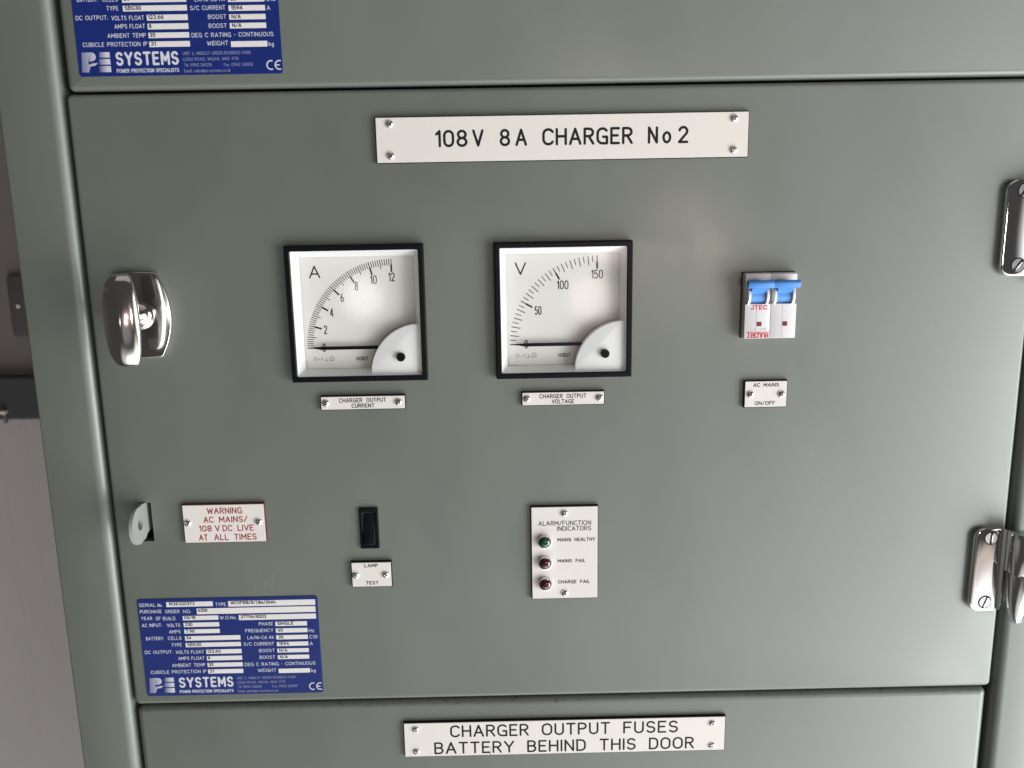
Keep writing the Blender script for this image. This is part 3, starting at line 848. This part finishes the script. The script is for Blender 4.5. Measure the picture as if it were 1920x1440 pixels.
# ================================================================== panel meters
def meter(x0, z1, name, label, letter, n_div, med, major, numbers):
    R = lambda a, b: (x0 + a, z1 + b)
    t = T(name, label, 'panel meter', (x0 + 48, 0, z1 - 96), 'square panel meters')
    outer = rrect(x0, x0 + 96, z1 - 96, z1, 0.8, 3); inner = rrect(x0 + 3.9, x0 + 92.1, z1 - 92.1, z1 - 3.9, 0.8, 3)
    # bezel: square ring
    bm = bmesh.new()
    prof = [(outer, 0.0), (outer, -5.2), (inset(outer, 0.8), -6.0), (inset(inner, -0.6), -6.0), (inner, -5.5), (inner, -0.5)]
    rings = [[bm.verts.new((x, y, z)) for x, z in pl] for pl, y in prof]
    k = len(outer)
    for a, b in zip(rings, rings[1:] + rings[:1]):
        for i in range(k): bm.faces.new((a[i], a[(i + 1) % k], b[(i + 1) % k], b[i]))
    part('bezel', bm, M['black_plastic'], t, 25)
    # white tray: sloping walls down to the dial
    a_ = rrect(x0 + 3.95, x0 + 92.05, z1 - 92.05, z1 - 3.95); b_ = rrect(x0 + 8.0, x0 + 88.0, z1 - 88.2, z1 - 8.6)
    bm = bmesh.new()
    va = [bm.verts.new((x, -4.4, z)) for x, z in a_]; vb = [bm.verts.new((x, 4.0, z)) for x, z in b_]; vc = [bm.verts.new((x, 4.6, z)) for x, z in a_]
    for p, q in ((va, vb), (vb, vc), (vc, va)):
        for i in range(4): bm.faces.new((p[i], p[(i + 1) % 4], q[(i + 1) % 4], q[i]))
    part('inner_rim', bm, M['white_plastic'], t)
    bm = bmesh.new(); slab(bm, rrect(x0 + 7.6, x0 + 88.4, z1 - 88.6, z1 - 8.2), 4.7, 5.4)
    dial = part('dial', bm, M['dial'], t)
    YD = 4.7
    cx, cz = R(72.3, -73.0)
    ik = Ink(YD)
    def ray(a, r): return (cx - r * math.cos(a), cz + r * math.sin(a))
    for i in range(n_div + 1):
        a = (PI / 2) * i / n_div
        if i % major == 0:
            ik.stroke([ray(a, 62.0), ray(a, 57.6)], 0.66, True); ik.stroke([ray(a, 57.6), ray(a, 53.7)], 1.25, True)
        elif i % med == 0: ik.stroke([ray(a, 62.0), ray(a, 56.2)], 0.60, True)
        else: ik.stroke([ray(a, 62.0), ray(a, 58.1)], 0.55, True)
    for s, ang, rr in numbers:
        a = math.radians(ang); px, pz = ray(a, rr)
        wd = {1: 2.4, 2: 4.9, 3: 8.2}[len(s)] if s != '12' else 4.5
        if s == '10': wd = 4.6
        ik.centred(s, px, pz, 6.3, 0.72, wd, 0.30)
    ik.centred(letter, *R(18.3, -19.0), 8.8, 0.98, 7.9)
    ik.put(M['ink_black'], t, 'scale_markings', sub=dial)
    ik = Ink(YD)
    ik.text('HOBUT', *[v for v in (x0 + 44.4, x0 + 53.2)], z1 - 82.7, z1 - 79.8, 0.44)
    ik.put(M['ink_black'], t, 'lettering', sub=dial)
    ik = Ink(YD)
    sx, sz = x0 + 14.4, z1 - 82.4
    ik.stroke([(sx, sz)] + [(sx + 0.9 + 0.9 * math.cos(q), sz + 1.7 + 0.7 * math.sin(q)) for q in (PI, .75 * PI, .5 * PI, .25 * PI, 0)] + [(sx + 1.8, sz)], 0.38)
    ik.stroke([(sx + 3.1, sz + 1.0), (sx + 4.4, sz + 1.0)], 0.38)
    ik.stroke([(sx + 5.9, sz + 0.3), (sx + 5.9, sz + 2.3)], 0.38)
    ik.stroke([(sx + 7.6, sz), (sx + 9.8, sz)], 0.38); ik.stroke([(sx + 8.7, sz), (sx + 8.7, sz + 2.0)], 0.38)
    ik.stroke([(sx + 11.2, sz), (sx + 10.8, sz + 1.9), (sx + 12.6, sz + 3.2), (sx + 14.4, sz + 1.9), (sx + 14.0, sz), (sx + 11.2, sz)], 0.38)
    ik.text('2', sx + 12.0, sx + 13.2, sz + 0.4, sz + 1.9, 0.25)
    if letter == 'V': ik.stroke([(x0 + 9.0, z1 - 82.8), (x0 + 9.0, z1 - 88.0), (x0 + 14.6, z1 - 88.0)], 0.22)
    else: ik.stroke([(x0 + 9.0, z1 - 82.4), (x0 + 9.0, z1 - 87.6)], 0.25)
    ik.put(M['ink_symbol'], t, 'symbols', sub=dial)
    # needle, flat strip ending in a blade
    zc = z1 - 72.9
    bm = bmesh.new()
    pts = [(x0 + 66, zc - 1.2), (x0 + 66, zc + 1.2), (x0 + 20.5, zc + 1.2), (x0 + 15.6, zc + 0.22), (x0 + 11.8, zc + 0.12), (x0 + 11.8, zc - 0.12), (x0 + 15.6, zc - 0.22), (x0 + 20.5, zc - 1.2)]
    slab(bm, pts[::-1], 1.7, 2.2); part('needle', bm, M['black_plastic'], t)
    # quarter-round cover with its zero-adjust screw
    ccx, ccz, r = x0 + 91.4, z1 - 91.6, 35.8
    pts = [(ccx, ccz)] + [(ccx - r * math.sin(q), ccz + r * math.cos(q)) for q in [PI / 2 * i / 28 for i in range(29)]]
    bm = bmesh.new(); slab(bm, pts, -2.6, 3.6, 0.7, 3); part('needle_cover', bm, M['white_plastic'], t, 40)
    bm = bmesh.new(); lathe(bm, [(3.1, -2.5), (3.1, -4.6), (2.7, -5.3), (0, -5.35)], (x0 + 77.3, 0, z1 - 79.3), 'y', 32)
    ad = part('zero_adjuster', bm, M['black_plastic'], t, 40)
    bm = bmesh.new(); slab(bm, rrect(x0 + 3.95, x0 + 92.05, z1 - 92.05, z1 - 3.95), -5.0, -4.55); part('glass_pane', bm, M['glass'], t)
    return t


meter(-144.7, 0.3, 'ammeter', 'square black framed ammeter with A scale from 0 to 12', 'A', 60, 5, 10,
      [(str(n), n * 7.5, 50.4 if n < 10 else 49.6) for n in (0, 2, 4, 6, 8, 10, 12)])
meter(0.0, 0.0, 'voltmeter', 'square black framed voltmeter with V scale from 0 to 150', 'V', 30, 2, 10,
      [('0', 0, 50.7), ('50', 30, 48.4), ('100', 60, 48.6), ('150', 90, 49.2)])


# ================================================================== miniature circuit breaker
t = T('circuit_breaker', 'pale two pole circuit breaker with blue toggles switched up', 'circuit breaker', (192.3, 0, -69.8))
for x0 in (174.4, 192.45):
    x1 = x0 + 17.85
    bm = bmesh.new()
    prof = [(30, -69.8), (-7.6, -69.8), (-8.2, -69.2), (-8.2, -45.6), (-5.2, -45.0), (-5.2, -34.0), (-7.4, -33.2), (-7.4, -25.0), (-6.6, -24.2), (30, -24.2)]
    prism_x(bm, prof, x0, x1)
    bmesh.ops.bevel(bm, geom=[e for e in bm.edges if abs(e.verts[0].co.x - e.verts[1].co.x) < 1e-6], offset=0.3, segments=2, affect='EDGES', profile=0.5)
    pole = part('pole', bm, M['breaker'], t, 30)
    xm = x0 + 8.2
    bm = bmesh.new(); box(bm, xm - 0.1, xm + 0.1, -8.24, -8.0, -69.0, -46.2); part('seam', bm, M['breaker_dark'], t, sub=pole)
    # toggle: rotor, lever and its half of the tie bar
    bm = bmesh.new()
    cyl = arcpts(-5.0, -39.2, 5.6, 90, 270, 12)                         # y,z half round facing out
    rotor = [(-5.0 - (5.6 * math.sin(PI * i / 14)), -39.2 + 5.6 * math.cos(PI * i / 14)) for i in range(15)]
    prof = [(-4.5, -44.8)] + rotor[::-1][:9] + [(-13.4, -34.6), (-15.4, -33.2), (-15.6, -30.6), (-14.6, -29.3), (-11.8, -29.6), (-8.6, -33.4), (-4.5, -34.0)]
    prism_x(bm, prof, x0 + 3.2, x1 - 4.3)
    tog = part('toggle', bm, M['toggle'], t, 40)
    bm = bmesh.new()
    prof = [(-16.0, -33.0), (-16.3, -30.2), (-15.4, -28.7), (-12.2, -28.5), (-10.4, -29.4), (-11.4, -31.8), (-14.6, -34.0)]
    prism_x(bm, prof, x0 - 0.1, x1 + 0.1)
    bmesh.ops.bevel(bm, geom=bm.edges[:], offset=0.35, segments=2, affect='EDGES', profile=0.5)
    part('tie_bar', bm, M['toggle'], t, 40, sub=tog)
    for ex in (x0 + 1.2, x1 - 3.9):                                       # curved cheeks each side of the toggle
        bm = bmesh.new()
        prof = [(-4.0, -45.9)] + [(-6.8 - 5.8 * math.sin(PI * i / 14) ** 0.9, -39.7 + 6.2 * math.cos(PI * i / 14)) for i in range(14, -1, -1)] + [(-4.0, -33.5)]
        prism_x(bm, prof, ex, ex + 1.7)
        bmesh.ops.bevel(bm, geom=[e for e in bm.edges if abs(e.verts[0].co.x - e.verts[1].co.x) < 1e-6], offset=0.25, segments=2, affect='EDGES', profile=0.5)
        part('toggle_guard', bm, M['white_plastic'], t, 40)
    bm = bmesh.new(); box(bm, xm + 0.35, xm + 3.75, -8.26, -7.9, -61.1, -57.9, 0.0); part('status_window', bm, M['window_red'], t)
ik = Ink(-8.2)
for s, a, b in (('J', 178.4, 180.5), ('T', 180.9, 183.7), ('E', 184.1, 186.5), ('C', 187.0, 189.9)): ik.text(s, a, b, -49.5, -46.1, 0.75, square=True)
w = 0.78
ik.stroke([(176.3, -65.3), (191.7, -65.3)], 0.55, True)
ik.stroke([(177.6, -65.3), (177.6, -69.0)], 0.85, True); ik.stroke([(176.8, -68.95), (178.5, -68.95)], 0.4, True)
cx = 179.4
for ch in 'echna':
    z0, z1 = -68.9, -66.4; x1 = cx + 1.75
    if ch == 'e':
        for p in ([(x1, z0), (cx, z0), (cx, z1), (x1, z1), (x1, -67.6), (cx, -67.6)],): ik.stroke(p, w, True)
    elif ch == 'c': ik.stroke([(x1, z0), (cx, z0), (cx, z1), (x1, z1)], w, True)
    elif ch == 'h': ik.stroke([(cx, -65.6), (cx, z0)], w, True); ik.stroke([(cx, z1), (x1, z1), (x1, z0)], w, True)
    elif ch == 'n': ik.stroke([(cx, z0), (cx, z1), (x1, z1), (x1, z0)], w, True)
    else: ik.stroke([(cx, z1), (x1, z1), (x1, z0), (cx, z0), (cx, -67.6), (x1, -67.6)], w, True)
    cx += 2.52
ik.put(M['print_red'], t)
ik = Ink(-8.2)
ik.stroke(A(179.4, -63.2, 1.0, 1.05, 60, 300), 0.3); ik.stroke(A(182.2, -63.2, 1.0, 1.05, 60, 300), 0.3); ik.stroke([(181.4, -63.2), (182.6, -63.2)], 0.3)
ik.text('D16', 185.3, 190.0, -64.2, -62.2, 0.35)
for (a, b) in ((175.2, -57.2), (175.2, -59.6), (202.6, -51.0), (207.2, -51.0), (204.0, -47.0), (204.0, -54.0), (208.4, -46.4), (208.4, -55.5), (178.5, -53), (186.8, -53.2)): ik.stroke([(a, b), (a + 0.35, b)], 0.4, True)
ik.put(M['ink_grey'], t)


# ================================================================== rocker switch
t = T('rocker_switch', 'narrow black rocker switch above the LAMP TEST plate', 'switch', (-96.5, 0, -223.3))
outer = rrect(-103.5, -89.5, -223.3, -191.7, 0.7, 3); inner = rrect(-101.0, -92.0, -220.4, -195.2, 0.4, 3)
bm = bmesh.new()
prof = [(outer, 0.0), (outer, -1.7), (inset(outer, 0.5), -2.2), (inset(inner, -0.4), -2.2), (inner, -1.8), (inner, 0.0)]
rings = [[bm.verts.new((x, y, z)) for x, z in pl] for pl, y in prof]
k = len(outer)
for a, b in zip(rings, rings[1:] + rings[:1]):
    for i in range(k): bm.faces.new((a[i], a[(i + 1) % k], b[(i + 1) % k], b[i]))
part('bezel', bm, M['black_plastic'], t, 25)
bm = bmesh.new()
prism_x(bm, [(0.5, -220.2), (-3.6, -220.0), (-4.3, -218.6), (-2.0, -207.8), (-0.4, -196.4), (0.5, -195.4)], -100.7, -92.3)
bmesh.ops.bevel(bm, geom=bm.edges[:], offset=0.4, segments=2, affect='EDGES', profile=0.5)
part('rocker', bm, M['black_plastic'], t, 40)


# ================================================================== blue rating plates
def rating_plate(label, dz, dx):
    t = T('rating_plate', label, 'rating plate', (-206 + dx, 0, -340.8 + dz), 'blue rating plates on the doors')
    P = lambda x0, x1, z0, z1: (x0 + dx, x1 + dx, z0 + dz, z1 + dz)
    bm = bmesh.new(); slab(bm, rrect(*P(-273.7, -138.4, -340.8, -260.6), 2.2, 6), -0.6, 0, 0.2, 2); part('plate', bm, M['blue'], t)
    fields = [  # x0, x1, z top, z bottom, value, value start
        (-252.0, -217.1, -263.3, -267.2, '1936320373', -250.3, 19.6), (-205.6, -140.2, -263.4, -267.9, 'WCVF108/8/1.8m/26Ah', -203.7, 33.8),
        (-229.6, -140.3, -268.9, -273.6, '6206', -228.7, 7.2), (-240.6, -213.9, -274.8, -278.3, '09/19', -239.6, 8.6), (-198.5, -140.3, -274.9, -279.1, '27711A/8203', -197.0, 19.2),
        (-240.5, -213.7, -280.3, -283.8, '230', -239.4, 5.6), (-240.5, -213.7, -285.8, -289.2, '7.96', -239.4, 6.8), (-240.5, -198.6, -291.3, -295.0, '54', -239.4, 3.6),
        (-240.5, -198.6, -296.9, -300.4, 'SBS30', -239.3, 10.8), (-225.4, -198.6, -302.7, -306.3, '123.66', -224.6, 10.3), (-225.4, -198.6, -308.2, -311.8, '8', -224.6, 1.7),
        (-225.4, -198.6, -313.8, -317.2, '35', -224.6, 3.8), (-225.4, -198.6, -319.3, -322.8, '31', -224.4, 3.4),
        (-171.4, -147.5, -281.0, -284.6, 'SINGLE', -170.0, 12.4), (-171.4, -147.5, -286.5, -290.1, '60', -169.8, 3.8), (-171.4, -147.5, -292.1, -295.6, '26', -169.8, 3.8),
        (-171.4, -147.5, -297.7, -301.1, '1594', -169.8, 7.6), (-171.4, -147.5, -303.2, -306.5, 'N/A', -169.9, 6.2), (-171.4, -147.5, -308.6, -312.0, 'N/A', -169.9, 6.2),
        (-171.6, -147.6, -320.0, -323.6, None, 0, 0)]
    for x0, x1, zt, zb, val, vx, vw in fields:
        bm = bmesh.new(); slab(bm, rrect(*P(x0, x1, zb, zt)), -0.66, -0.55)
        f = part('value_field', bm, M['field'], t)
        if val:
            ik = Ink(-0.66); ik.text(val, vx + dx, vx + vw + dx, zt - 2.75 + dz, zt + 0.25 - 0.4 + dz, 0.52, 0.26)
            ik.put(M['ink_black'], t, 'typed_value', sub=f)
    ik = Ink(-0.6)
    words = [('SERIAL', -272.4, -260.0, -265.3), ('No.', -258.6, -255.0, -265.5), ('TYPE', -215.3, -207.3, -265.9), ('PURCHASE', -272.3, -256.0, -270.6), ('ORDER', -253.4, -242.6, -270.9), ('NO.', -240.0, -233.8, -271.1),
             ('YEAR', -272.0, -263.6, -276.1), ('OF', -261.0, -257.2, -276.3), ('BUILD', -255.6, -246.3, -276.5), ('W.O.No.', -212.8, -200.0, -276.8),
             ('AC INPUT:', -272.0, -256.8, -281.8), ('VOLTS', -253.2, -243.2, -282.1), ('AMPS', -252.0, -243.4, -287.4), ('BATTERY:', -269.9, -256.6, -292.7), ('CELLS', -253.4, -243.2, -292.8),
             ('TYPE', -251.2, -243.4, -298.3), ('DC OUTPUT:', -272.0, -250.8, -304.0), ('VOLTS FLOAT', -248.6, -227.2, -304.4), ('AMPS FLOAT', -247.2, -227.1, -309.6), ('AMBIENT TEMP', -252.4, -227.1, -315.3),
             ('CUBICLE PROTECTION IP', -269.2, -226.7, -320.7), ('PHASE', -183.8, -173.1, -282.5), ('FREQUENCY', -194.5, -173.3, -287.9), ('LA/Ni-Cd Ah', -193.3, -173.3, -293.6),
             ('S/C CURRENT', -196.5, -173.5, -298.9), ('BOOST', -185.3, -173.3, -304.5), ('BOOST', -185.3, -173.4, -310.1), ('DEG C RATING - CONTINUOUS', -197.1, -143.2, -315.8),
             ('WEIGHT', -187.4, -173.4, -321.0), ('Hz', -146.5, -142.5, -288.8), ('C10', -146.3, -140.3, -294.0), ('A', -146.4, -144.1, -299.5), ('kg', -146.7, -143.3, -321.9)]
    for s, x0, x1, zc in words: ik.text(s, x0 + dx, x1 + dx, zc - 1.4 + dz, zc + 1.4 + dz, 0.36)
    ik.text('POWER PROTECTION SPECIALISTS', -248.6 + dx, -207.3 + dx, -338.7 + dz, -336.2 + dz, 0.40)
    ik.put(M['ink_white'], t)
    ik = Ink(-0.6); ik.text('SYSTEMS', -248.5 + dx, -206.9 + dx, -334.2 + dz, -325.5 + dz, 1.55, 0.40); ik.put(M['ink_white'], t, 'maker_name')
    ik = Ink(-0.6)
    for s, x0, x1, zc in (('UNIT 2, HINDLEY GREEN BUSINESS PARK', -204.0, -158.9, -327.1), ('LEIGH ROAD, WIGAN, WN2 4TN', -204.1, -167.5, -330.8), ('Tel: 01942 260330', -203.8, -185.5, -334.4), ('Fax: 01942 261835', -177.3, -158.1, -334.6), ('Email: sales@pe-systems.co.uk', -204.0, -173.3, -338.1)):
        ik.text(s, x0 + dx, x1 + dx, zc - 1.05 + dz, zc + 1.05 + dz, 0.25)
    ik.put(M['ink_dim'], t, 'address_lines')
    # CE mark
    ik = Ink(-0.6)
    for c in (-146.1, -141.0 + 0.4): ik.stroke(A(c + dx, -335.3 + dz, 2.75, 2.75, 75, 285), 0.85, True)
    ik.stroke([(-143.2 + dx, -335.3 + dz), (-140.9 + dx, -335.3 + dz)], 0.8, True)
    ik.put(M['ink_white'], t, 'conformity_mark')
    # maker's two-letter mark, half-toned from the left
    ik = Ink(-0.6)
    q = lambda L: [(a + dx, b + dz) for a, b in L]
    ik.poly(q([(-270.6, -325.5), (-264.6, -325.5), (-266.6, -330.5), (-266.9, -338.1), (-271.6, -338.1)]))
    ik.poly(q([(-264.6, -325.5)] + [(-264.4 + 2.9 * math.sin(a), -328.3 + 2.8 * math.cos(a)) for a in [PI * i / 12 for i in range(13)]] + [(-266.4, -331.2)]))
    ik.poly(q([(-267.0, -333.3), (-264.0, -332.4), (-260.6, -332.3), (-262.4, -333.9), (-265.6, -334.5), (-267.0, -338.1)]))
    ik.put(M['fade_p'], t, 'logo')
    ik = Ink(-0.6)
    for zt, zb, sl in ((-325.5, -328.9, 0.0), (-329.8, -333.3, 0.7), (-334.2, -338.1, 1.4)):
        ik.poly(q([(-258.8 - sl, zt), (-252.2, zt), (-252.2, zb), (-259.5 - sl, zb)]))
    ik.put(M['fade_e'], t, 'logo')


rating_plate('blue rating plate with typed fields on the middle door', 0.0, 0.0)
rating_plate('blue rating plate cut off by the top edge on the upper door', 454.7, 0.6)


# ================================================================== things on the wall behind
bm = bmesh.new(); box(bm, -1700, -340, YB - 3, YB - 0.5, -1450, -266)
for x in (-706.0, -668.0): box(bm, x, x + 4.0, YB - 3.5, YB - 2.5, -1440, -268)
top('wall_panel', bm, M['lower_wall'], 'warm grey wall panel with faint upright seams below the dark rail', 'wall panel', (-850, YB - 3, -1450))
bm = bmesh.new(); box(bm, -1700, -340, YB - 16, YB - 0.5, -265, -204, 4)
top('wall_rail', bm, M['rail'], 'charcoal horizontal rail on the wall left of the cabinet', 'rail', (-850, YB - 8, -265))
t = T('wall_bolt', 'tiny pale bolt head at the bottom of the charcoal rail', 'bolt', (-682, YB - 16, -252))
bm = bmesh.new(); box(bm, -686, -678, YB - 24, YB - 15.8, -255, -250, 1.2); part('bolt_head', bm, M['bolt'], t)
bm = bmesh.new(); box(bm, -683.2, -679.6, YB - 20, YB - 15.8, -268, -255.2); part('shank', bm, M['shank'], t)
t = T('blank_plate', 'dark grey rounded wall plate with one bright screw', 'wall plate', (-620, YB, -150))
bm = bmesh.new(); slab(bm, rrect(-662, -577, -151, -67, 6, 5), YB - 7, YB, 2.0, 3); part('plate', bm, M['plate_grey'], t, 40)
bm = bmesh.new(); lathe(bm, [(2.6, 0), (2.4, -1.0), (0, -1.4)], (-650, YB - 7, -109), 'y', 20); part('screw', bm, M['bolt'], t, 40)
